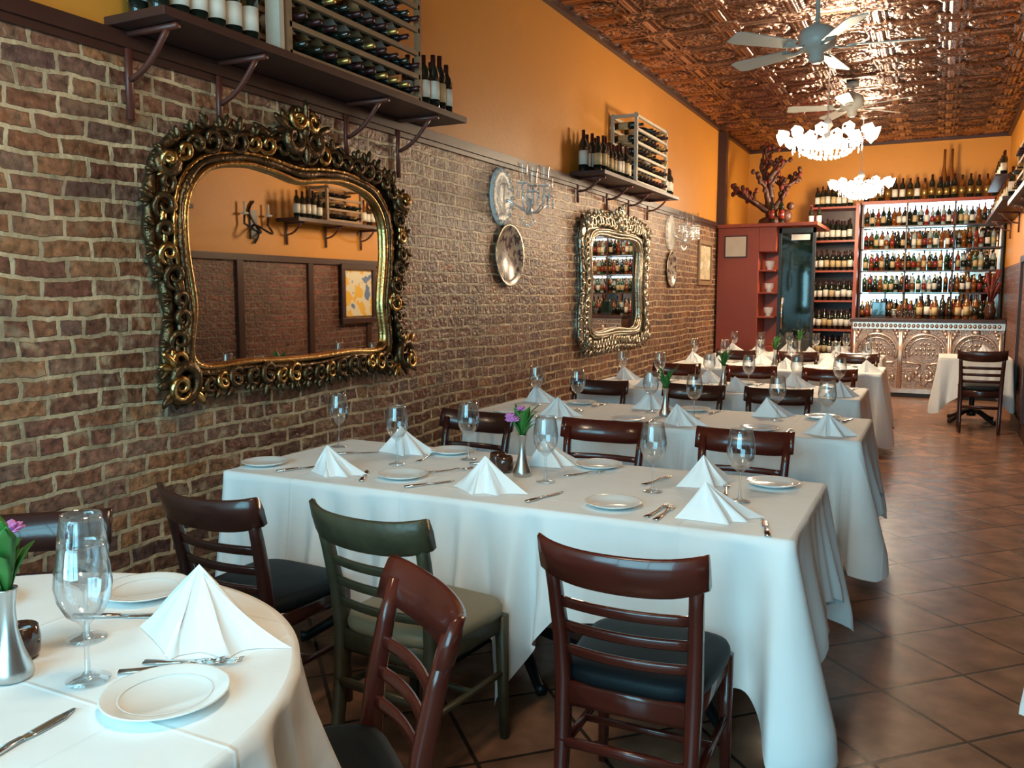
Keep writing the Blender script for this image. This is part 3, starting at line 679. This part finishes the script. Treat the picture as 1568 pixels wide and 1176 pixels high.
def vase_obj(x,y,z=ZT,flower=True,seed=1,s=1):
    rnd=random.Random(seed); e=empty('bud_vase_with_flowers',(x,y,z+.001)); e.scale=(s,s,s)
    b=MB(); b.lathe([(0,0),(.036,0),(.038,.008),(.036,.02),(.024,.05),(.015,.09),(.013,.13),(.018,.165),(.019,.168),(.016,.165),(.011,.13),(0,.1)],20,'pewter'); b.obj('silver_vase',parent=e)
    b=MB()
    for k in range(13):
        a=rnd.random()*6.28; r=rnd.uniform(.02,.065); h=rnd.uniform(.05,.15)
        pts=[(0,0,.14),(r*.3*math.cos(a),r*.3*math.sin(a),.165+h*.4),(r*.7*math.cos(a),r*.7*math.sin(a),.165+h*.8),(r*1.2*math.cos(a),r*1.2*math.sin(a),.165+h)]
        b.sweep(pts,[.003,.015,.017,.002],[.0012]*4,'leaf',ref=(-math.sin(a),math.cos(a),0),square=False,n=6)
    b.obj('leaves',parent=e)
    if flower:
        b=MB()
        for fx,fy,fz in ((-.045,-.01,.235),(-.025,.03,.26),(-.06,.02,.215),(-.02,-.035,.225)):
            b.tube([(0,0,.15),(fx*.6,fy*.6,.2),(fx,fy,fz)],.002,'leaf',5)
            for k in range(16):
                a=k*2.4; q=.35+.65*k/16
                Mx=T(fx,fy,fz)@RZ(a)@RY(R(20+65*q)); b.ell((.0,0,.014),(.003,.010,.014),'pink',M4=Mx,n=6,m=4)
        b.obj('pink_blossoms',parent=e)
def votive(x,y,z=ZT):
    b=MB(); b.lathe([(0,0),(.03,0),(.036,.012),(.038,.04),(.034,.065),(.031,.067),(.034,.04),(.03,.02),(0,.018)],18,'votive',T(0,0,.001)); b.lathe([(0,.05),(.03,.05)],18,'paper'); b.obj('votive_candle_holder',(x,y,z))
def glass(x,y,s=1): place(wg,'wine_glass',(x,y,ZT+.001),random.random()*6,sc=s)
def plate(x,y,s=1): place(pm,'side_plate',(x,y,ZT+.001),0,sc=s)
def napkin(x,y,rz=0,k=0,s=1): place(nms[k%5],'folded_napkin',(x,y,ZT+.001),R(rz),sc=s)
def fork(x,y,rz): place(fm,'table_fork',(x,y,ZT+.001),R(rz))
def knife(x,y,rz): place(km,'table_knife',(x,y,ZT+.001),R(rz))
glass(1.545,1.02,1.08); glass(1.37,1.15,1.08); plate(1.25,1.40,1.05); plate(1.74,1.03,1.10)
napkin(1.575,1.27,4,0,1.18); fork(1.66,1.165,-62); fork(1.64,1.13,-48); knife(1.64,.83,8); knife(1.33,1.27,-60)
vase_obj(1.40,.965,seed=4,s=1.05); votive(1.33,1.03)
glass(1.0,.6); plate(.95,1.15); napkin(.85,.9,80,1); napkin(1.35,.45,190,2); glass(1.55,.55); plate(1.1,.38)
for x,y in ((.91,2.99),(1.13,3.22),(1.62,2.96),(2.04,2.99),(2.36,2.98),(.42,3.22)): glass(x,y,1.03)
for x,y in ((.40,2.74),(1.07,2.79),(1.98,2.73),(.98,3.33),(1.70,3.33),(2.42,3.30)): plate(x,y,.98)
napkin(.78,2.73,5,1,.85); napkin(1.46,2.75,-8,2,.95); napkin(2.33,2.73,25,3,.9); napkin(.79,3.25,10,4,.9); napkin(1.50,3.29,40,1,.85); napkin(2.17,3.20,40,2,.85)
for x,y,a in ((.60,2.74,-25),(.92,2.74,30),(1.24,2.73,-30)): knife(x,y,a)
knife(1.72,2.74,-14); fork(2.14,2.72,-6); fork(2.17,2.70,-1); knife(2.50,2.68,14); fork(.94,3.17,10); fork(1.70,3.17,-35); fork(2.00,3.17,-15); fork(2.28,3.12,10); knife(.60,3.12,-50); knife(1.27,3.20,-50); fork(1.18,2.98,-40)
vase_obj(1.485,3.03,seed=2); votive(1.39,3.06); votive(1.33,3.12)
def setrow(x0,x1,yn,yf,n,seed,vs=True):
    rnd=random.Random(seed); st=(x1-x0)/n
    for i in range(n):
        cx=x0+st*(i+.5)
        plate(cx-.12+rnd.uniform(-.02,.02),yn+.14); napkin(cx+.2,yn+.15,rnd.uniform(-20,40),i,.85); glass(cx+.20+rnd.uniform(-.03,.03),yn+.40,1.03); fork(cx+.01,yn+.14,-5)
        plate(cx+.12,yf-.13); napkin(cx-.17,yf-.15,rnd.uniform(-20,40),i+1,.85); glass(cx-.12+rnd.uniform(-.03,.03),yf-.33,1.03); knife(cx+.26,yf-.14,-8)
    if vs: vase_obj((x0+x1)/2+.02,(yn+yf)/2,seed=seed,flower=False)
setrow(.36,2.64,4.50,5.36,3,11); setrow(.40,2.50,6.28,7.12,3,12); setrow(.45,2.52,8.45,9.28,3,13); setrow(.5,2.42,10.35,11.15,3,14)
glass(3.3,11.3); napkin(3.5,11.4,0,1)

# ------------------------------------------------------------------ back of house
e=empty('red_display_cabinet')
b=MB(); b.box((.03,12.62,.002),(.62,14.0,2.45),'red'); b.box((.03,12.60,0.002),(.60,12.62,.14),'trim')
b.box((.03,12.56,2.45),(1.42,14.0,2.50),'red'); b.box((.62,13.2,0.002),(.86,14.0,2.45),'red'); b.box((.62,12.62,0.002),(.86,13.2,.75),'red'); b.box((.62,12.62,2.1),(.86,13.2,2.45),'red')
for z in (1.15,1.5,1.82): b.box((.62,12.66,z),(.85,13.2,z+.025),'red')
b.obj('cabinet_body',parent=e,bevel=.006)
b=MB()
for z in (1.175,1.525,1.845): b.lathe([(0,0),(.05,0),(.03,.02),(.06,.06),(.07,.13),(.065,.13),(0,.04)],14,'china',T(.74,12.85,z))
b.obj('display_crockery',parent=e)
b=MB(); b.box((.13,12.600,2.02),(.46,12.615,2.34),'trim'); b.box((.15,12.595,2.04),(.44,12.602,2.32),'paper'); b.obj('framed_notice')
b=MB(); b.box((.90,12.75,.002),(1.36,12.80,2.40),'blackglass')
for x in (.88,1.34): b.box((x,12.73,0.002),(x+.035,12.82,2.43),'iron')
b.box((.88,12.73,2.36),(1.375,12.82,2.43),'iron'); b.sweep([(.95,12.70,1.0),(.95,12.70,1.45)],.012,.012,'steel'); b.box((1.05,12.735,2.26),(1.30,12.75,2.34),'plast'); b.obj('door_1')
e=empty('wine_bottle_shelving')
b=MB(); b.box((1.08,14.35,0.002),(1.12,14.89,2.9),'red'); b.box((1.76,14.30,0.002),(1.81,14.89,2.9),'red'); b.box((1.08,14.86,0.002),(1.8,14.89,2.9),'shelfwood')
for z in (.1,.52,.94,1.40,1.87,2.34,2.86): b.box((1.08,14.36,z-.03),(1.80,14.86,z),'red')
b.obj('shelving_frame',parent=e)
b=MB()
for z in (.1,.52,.94,1.40,1.87,2.34,2.86):
    bottle_row(b,14.45,1.17,1.73,z+.002,.082,axis='x',labels=('label','label','labely'),seg=8,s=1.05)
    bottle_row(b,14.60,1.17,1.73,z+.002,.09,axis='x',seg=6)
b.obj('wine_bottles',parent=e)
e=empty('back_bar')
b=MB(); b.box((1.83,14.86,1.15),(3.79,14.885,2.88),'mirror'); b.obj('bar_mirror',parent=e)
b=MB()
b.box((1.83,14.35,.002),(3.79,14.88,1.12),'shelfwood')
for z in (1.52,1.86,2.20,2.55): b.box((1.83,14.6,z-.02),(3.79,14.85,z),'shelfwood')
b.box((1.83,14.5,2.88),(3.79,14.88,2.93),'red')
for x in (1.83,2.46,3.12,3.76): b.box((x,14.6,1.12),(x+.025,14.86,2.88),'shelfwood')
b.obj('shelving',parent=e)
b=MB(); b.box((1.86,14.83,2.78),(3.7,14.855,2.875),'mirrorglow'); b.box((1.86,14.84,1.3),(1.95,14.855,2.5),'mirrorglow')  # added glowing bars, not real fittings: imitate the bright reflection behind the bottles
for z in (2.18,1.84,2.53): b.box((1.92,14.84,z-.05),(3.3,14.855,z-.022),'mirrorglow')
b.obj('added_glow_bars',parent=e)
b=MB(); kinds=('bottle','bamber','bclear','bgreen','bred','bottle','bclear','bamber','bottle')
for z,yy2 in ((1.122,14.45),(1.522,14.68),(1.862,14.68),(2.202,14.68),(2.552,14.68)):
    bottle_row(b,yy2,1.90,3.72,z,.074,kinds=kinds,axis='x',labels=('label','labely','bred','bottle','bamber'),seg=8,jit=.02,s=.95,foils=('foil','foilg','steel'))
    bottle_row(b,yy2+.10,1.94,3.72,z,.12,kinds=kinds,axis='x',labels=('label','labely'),seg=6,jit=.02,s=.85,foils=('foil','foilg','steel'))
bottle_row(b,14.62,1.88,3.74,2.932,.1,kinds=('bottle','bottle','bamber'),axis='x',seg=8,s=1.15,labels=('label','foilg'))
b.obj('spirit_bottles',parent=e)
b=MB()
for x in (2.95,3.05): b.lathe([(0,0),(.05,0),(.05,.3),(.02,.5),(.018,.75),(0,.75)],10,'bamber',T(x,14.72,2.93))
b.obj('tall_decanter',parent=e)
e=empty('bar_counter')
b=MB(); b.box((1.84,13.62,0.002),(W-.01,13.95,1.08),'tinbar'); b.box((1.80,13.54,1.09),(W-.005,14.0,1.14),'shelfwood'); b.box((1.84,13.60,0.002),(W-.01,13.62,.10),'iron'); b.obj('counter_body',parent=e,bevel=.006)
b=MB()
for i in range(3):
    cx=2.18+.64*i; y=13.61
    for rr,rad in ((.27,.022),(.21,.012)):
        b.tube([(cx+rr*math.cos(a),y,.66+rr*math.sin(a)*.95) for a in [pi*k/16 for k in range(-2,19)]],rad,'tinrel',6)
    for k in range(14):
        a=pi*k/13; b.ell((cx+.24*math.cos(a),y,.66+.228*math.sin(a)),(.014,.016,.014),'tinrel',n=6,m=4)
    for s in (-1,1):
        b.sweep([(cx+s*.31,y,.12),(cx+s*.31,y,.95)],.02,.018,'tinrel')
        pts=[(cx+s*(.02+.22*(1-t)*abs(math.cos(t*7))),y,.5-.36*t+.05*math.sin(t*9)) for t in [k/20 for k in range(21)]]
        b.tube(pts,.016,'tinrel',6)
        for k in range(5): b.ell((cx+s*(.05+.045*k),y,.30+.05*math.sin(k*1.5)),(.03,.014,.035),'tinrel')
        for k in range(4): b.ell((cx+s*(.24+.02*k),y,.97-.05*k),(.035-.004*k,.016,.03),'tinrel')
    for gx in range(-3,4):
        for gz in range(3):
            if abs(gx)*.055<.19-gz*.04: b.ell((cx+gx*.055,y,.63+gz*.07),(.018,.012,.022),'tinrel',n=6,m=4)
    b.ell((cx,y,.95),(.06,.02,.05),'tinrel')
b.box((1.84,13.585,.99),(W-.01,13.62,1.09),'tinrel'); b.box((1.84,13.59,.06),(W-.01,13.62,.12),'tinrel')
for k in range(32): b.ell((1.88+.06*k,13.58,1.04),(.024,.014,.03),'tinrel',n=6,m=4)
b.obj('pressed_tin_ornament',parent=e)
b=MB(); b.box((2.05,13.7,1.142),(2.3,13.9,1.16),'iron'); b.box((2.08,13.78,1.16),(2.27,13.80,1.38),'iron',); b.box((2.09,13.775,1.19),(2.26,13.782,1.37),'blackglass'); b.obj('cash_register_screen')
b=MB(); bottle_row(b,13.82,2.72,3.45,1.142,.10,axis='x',kinds=('bottle','bottle','bamber'),seg=10,s=1.1,labels=('label','bottle','labely')); b.obj('wine_bottles')
b=MB()
for k in range(4): b.lathe([(0,0),(.034,0),(.036,.12),(.033,.12),(.031,.01),(0,.01)],10,'glass',T(2.38+.085*k,13.8,1.142))
b.obj('bar_tumblers')
rnd=random.Random(21); b=MB()
b.lathe([(0,0),(.20,0),(.18,.08),(.10,.12),(0,.12)],14,'bark',T(.72,13.0,2.502))
def branch(p,d,l,r,depth):
    pts=[p];q=Vector(p);d=Vector(d)
    for k in range(5):
        d=(d+Vector((rnd.uniform(-.45,.45),rnd.uniform(-.2,.2),rnd.uniform(-.3,.35)))).normalized(); q=q+d*l/5; q.x=min(1.12,max(.17,q.x)); q.z=min(3.62,max(2.62,q.z)); pts.append(tuple(q))
    b.tube(pts,[r*(1-.13*k) for k in range(6)],'bark',7)
    for k in (3,5):
        b.ell((pts[k][0]+rnd.uniform(-.03,.03),pts[k][1]+rnd.uniform(-.03,.03),pts[k][2]+rnd.uniform(-.02,.04)),(.032,.022,.04),rnd.choice(['bark','driedred']))
    if depth:
        for _ in range(3): 
            j=rnd.randint(2,5); branch(pts[j],(d+Vector((rnd.uniform(-1,1),rnd.uniform(-.4,.4),rnd.uniform(-.3,.8)))).normalized(),l*.6,r*.6,depth-1)
branch((.72,13.0,2.6),(.1,0,1),.55,.09,2); branch((.70,13.0,2.7),(-1,0,.5),.5,.06,2); branch((.70,13.0,2.95),(-.8,0,.8),.45,.05,2); branch((.74,13.0,2.7),(.6,0,.8),.4,.06,2)
b.ell((.92,12.95,2.62),(.10,.07,.10),'bark'); b.ell((.99,12.95,2.76),(.06,.05,.06),'bark')
b.obj('carved_tree_sculpture')
b=MB(); bottle_row(b,12.66,.78,.92,2.502,.12,axis='x',labels=('bred',),s=1.15); bottle_row(b,13.4,1.22,1.38,2.502,.1,axis='x'); b.obj('wine_bottles')
b=MB(); rnd=random.Random(5)
b.lathe([(0,0),(.06,0),(.08,.12),(.05,.2),(.06,.24),(0,.2)],14,'votive',T(3.62,13.75,1.142))
for k in range(26):
    a=rnd.random()*6.28;r=rnd.uniform(.02,.13);h=rnd.uniform(.2,.5)
    b.sweep([(3.62,13.75,1.34),(3.62+r*.5*math.cos(a),13.75+r*.5*math.sin(a),1.36+h*.6),(3.62+r*math.cos(a),13.75+r*math.sin(a),1.36+h)],[.004,.012,.02],[.002]*3,'driedred',square=False,n=6)
b.obj('dried_flower_vase')

# ------------------------------------------------------------------ ceiling fans
def fan(x,y,z,ang,r=.70):
    e=empty('ceiling_fan',(x,y,z),ang)
    h=H-.02-z
    b=MB(); b.lathe([(0,h),(.07,h),(.065,h-.05),(.015,h-.06),(.015,.16),(.05,.14),(.11,.11),(.13,.06),(.13,.0),(.10,-.03),(.05,-.05),(.055,-.10),(.03,-.12),(0,-.12)],24,'fanw'); b.obj('motor_housing',parent=e)
    b=MB()
    for k in range(5):
        a=2*pi*k/5; Mx=RZ(a)@T(0,0,-.01)@RX(R(13))
        vs=[];n=10
        for i in range(n+1):
            t=i/n; xx=.20+(r-.20)*t; w=.055+.024*t if t<.93 else .06
            for s,zz in ((-1,-.004),(1,-.004),(1,.004),(-1,.004)): vs.append((xx,s*w,zz))
        fs=[(i*4+j,i*4+(j+1)%4,(i+1)*4+(j+1)%4,(i+1)*4+j) for i in range(n) for j in range(4)]+[(3,2,1,0),tuple(n*4+j for j in range(4))]
        b.add(vs,fs,'fanw',False,Mx)
        b.sweep([(.10,0,.0),(.16,0,-.015),(.26,0,-.008)],[.02,.014,.04],[.005]*3,'fanw',ref=(0,1,0),M4=Mx)
    b.obj('blades',parent=e)
fan(2.10,6.55,3.25,R(10)); fan(1.98,10.6,3.62,R(50))

# ------------------------------------------------------------------ chandeliers
def chandelier(x,y,z,r=.40,power=130):
    e=empty('chandelier',(x,y,z)); h=H-.02-z
    b=MB(); b.lathe([(0,h),(.06,h),(.05,h-.04),(.006,h-.05),(.006,.20),(.03,.18),(.05,.12),(.02,.08),(.04,.05),(.06,-.02),(.03,-.08),(.02,-.14),(0,-.16)],18,'crystal')
    sh=MB(); bd=MB()
    for ring,(n,rr,zz) in enumerate(((12,r*.92,.02),(8,r*.55,-.01))):
        for k in range(n):
            a=2*pi*(k+.5*ring)/n; c,s=math.cos(a),math.sin(a)
            pts=[(0,0,.04)]+[(rr*t*c,rr*t*s,zz-.05*math.sin(pi*t)) for t in (.3,.5,.7,.9,1)]
            b.tube(pts,.006,'crystal',6)
            Mx=T(rr*c,rr*s,zz+.02)@RZ(a)@RY(R(110))
            vs=[];fs=[];prof=[(.014,-.02),(.030,0),(.042,.02),(.047,.042),(.056,.062)]
            for i,(q_,h_) in enumerate(prof):
                for j in range(18):
                    t=2*pi*j/18; qq=q_*(1+(.10*math.cos(6*t) if i>2 else 0)); vs.append((qq*math.cos(t),qq*math.sin(t),h_))
            for i in range(4):
                for j in range(18): fs.append((i*18+j,i*18+(j+1)%18,(i+1)*18+(j+1)%18,(i+1)*18+j))
            sh.add(vs,fs,'shade',True,Mx)
            for q_ in range(4): bd.ell((rr*.8*c,rr*.8*s,zz-.06-.026*q_),(.010,.010,.013),'crystal' if q_%2 else 'litbead',n=5,m=3)
    for ring in range(5):
        rr=r*.62*math.cos(ring*.3); zz=-.05-.13*math.sin(ring*.3); n=max(8,int(34*math.cos(ring*.3)))
        for k in range(n):
            a=2*pi*k/n+ring*.3; bd.ell((rr*math.cos(a),rr*math.sin(a),zz),(.011,.011,.015),'litbead',n=5,m=3)
    b.obj('crystal_frame',parent=e); sh.obj('glass_shades',parent=e); bd.obj('crystal_beads',parent=e)
    l=bpy.data.lights.new('chandelier_bulbs','POINT'); l.energy=power; l.color=(1,.77,.50); l.shadow_soft_size=.22
    lo=bpy.data.objects.new('chandelier_bulbs',l); bpy.context.scene.collection.objects.link(lo); lo.location=(0,0,-.28); lo.parent=e
chandelier(1.95,8.65,2.95,.42,195); chandelier(1.95,12.6,2.96,.38,260); chandelier(1.95,1.3,3.05,.42,62)  # the third is added out of view as warm light for the foreground

# ------------------------------------------------------------------ light: daylight through the shop front
w=bpy.data.worlds.new('World'); bpy.context.scene.world=w; w.use_nodes=True
bg=w.node_tree.nodes['Background']; bg.inputs[0].default_value=(.34,.80,1.0,1); bg.inputs[1].default_value=10.0
pl=bpy.data.lights.new('window_portal','AREA'); pl.shape='RECTANGLE'; pl.size=3.4; pl.size_y=2.85
pl.cycles.is_portal=True
po=bpy.data.objects.new('window_portal',pl); bpy.context.scene.collection.objects.link(po); po.location=(W/2,Y0-.02,1.88); po.rotation_euler=(R(90),0,0)
bpy.context.scene.view_settings.view_transform='Standard'

cam=bpy.data.cameras.new('camera'); co=bpy.data.objects.new('camera',cam); bpy.context.scene.collection.objects.link(co)
co.location=(2.95,0,1.5); co.rotation_euler=(R(90-6.06),0,R(26.5)); cam.sensor_width=36; cam.lens=1300/1568*36; cam.clip_start=.02
bpy.context.scene.camera=co
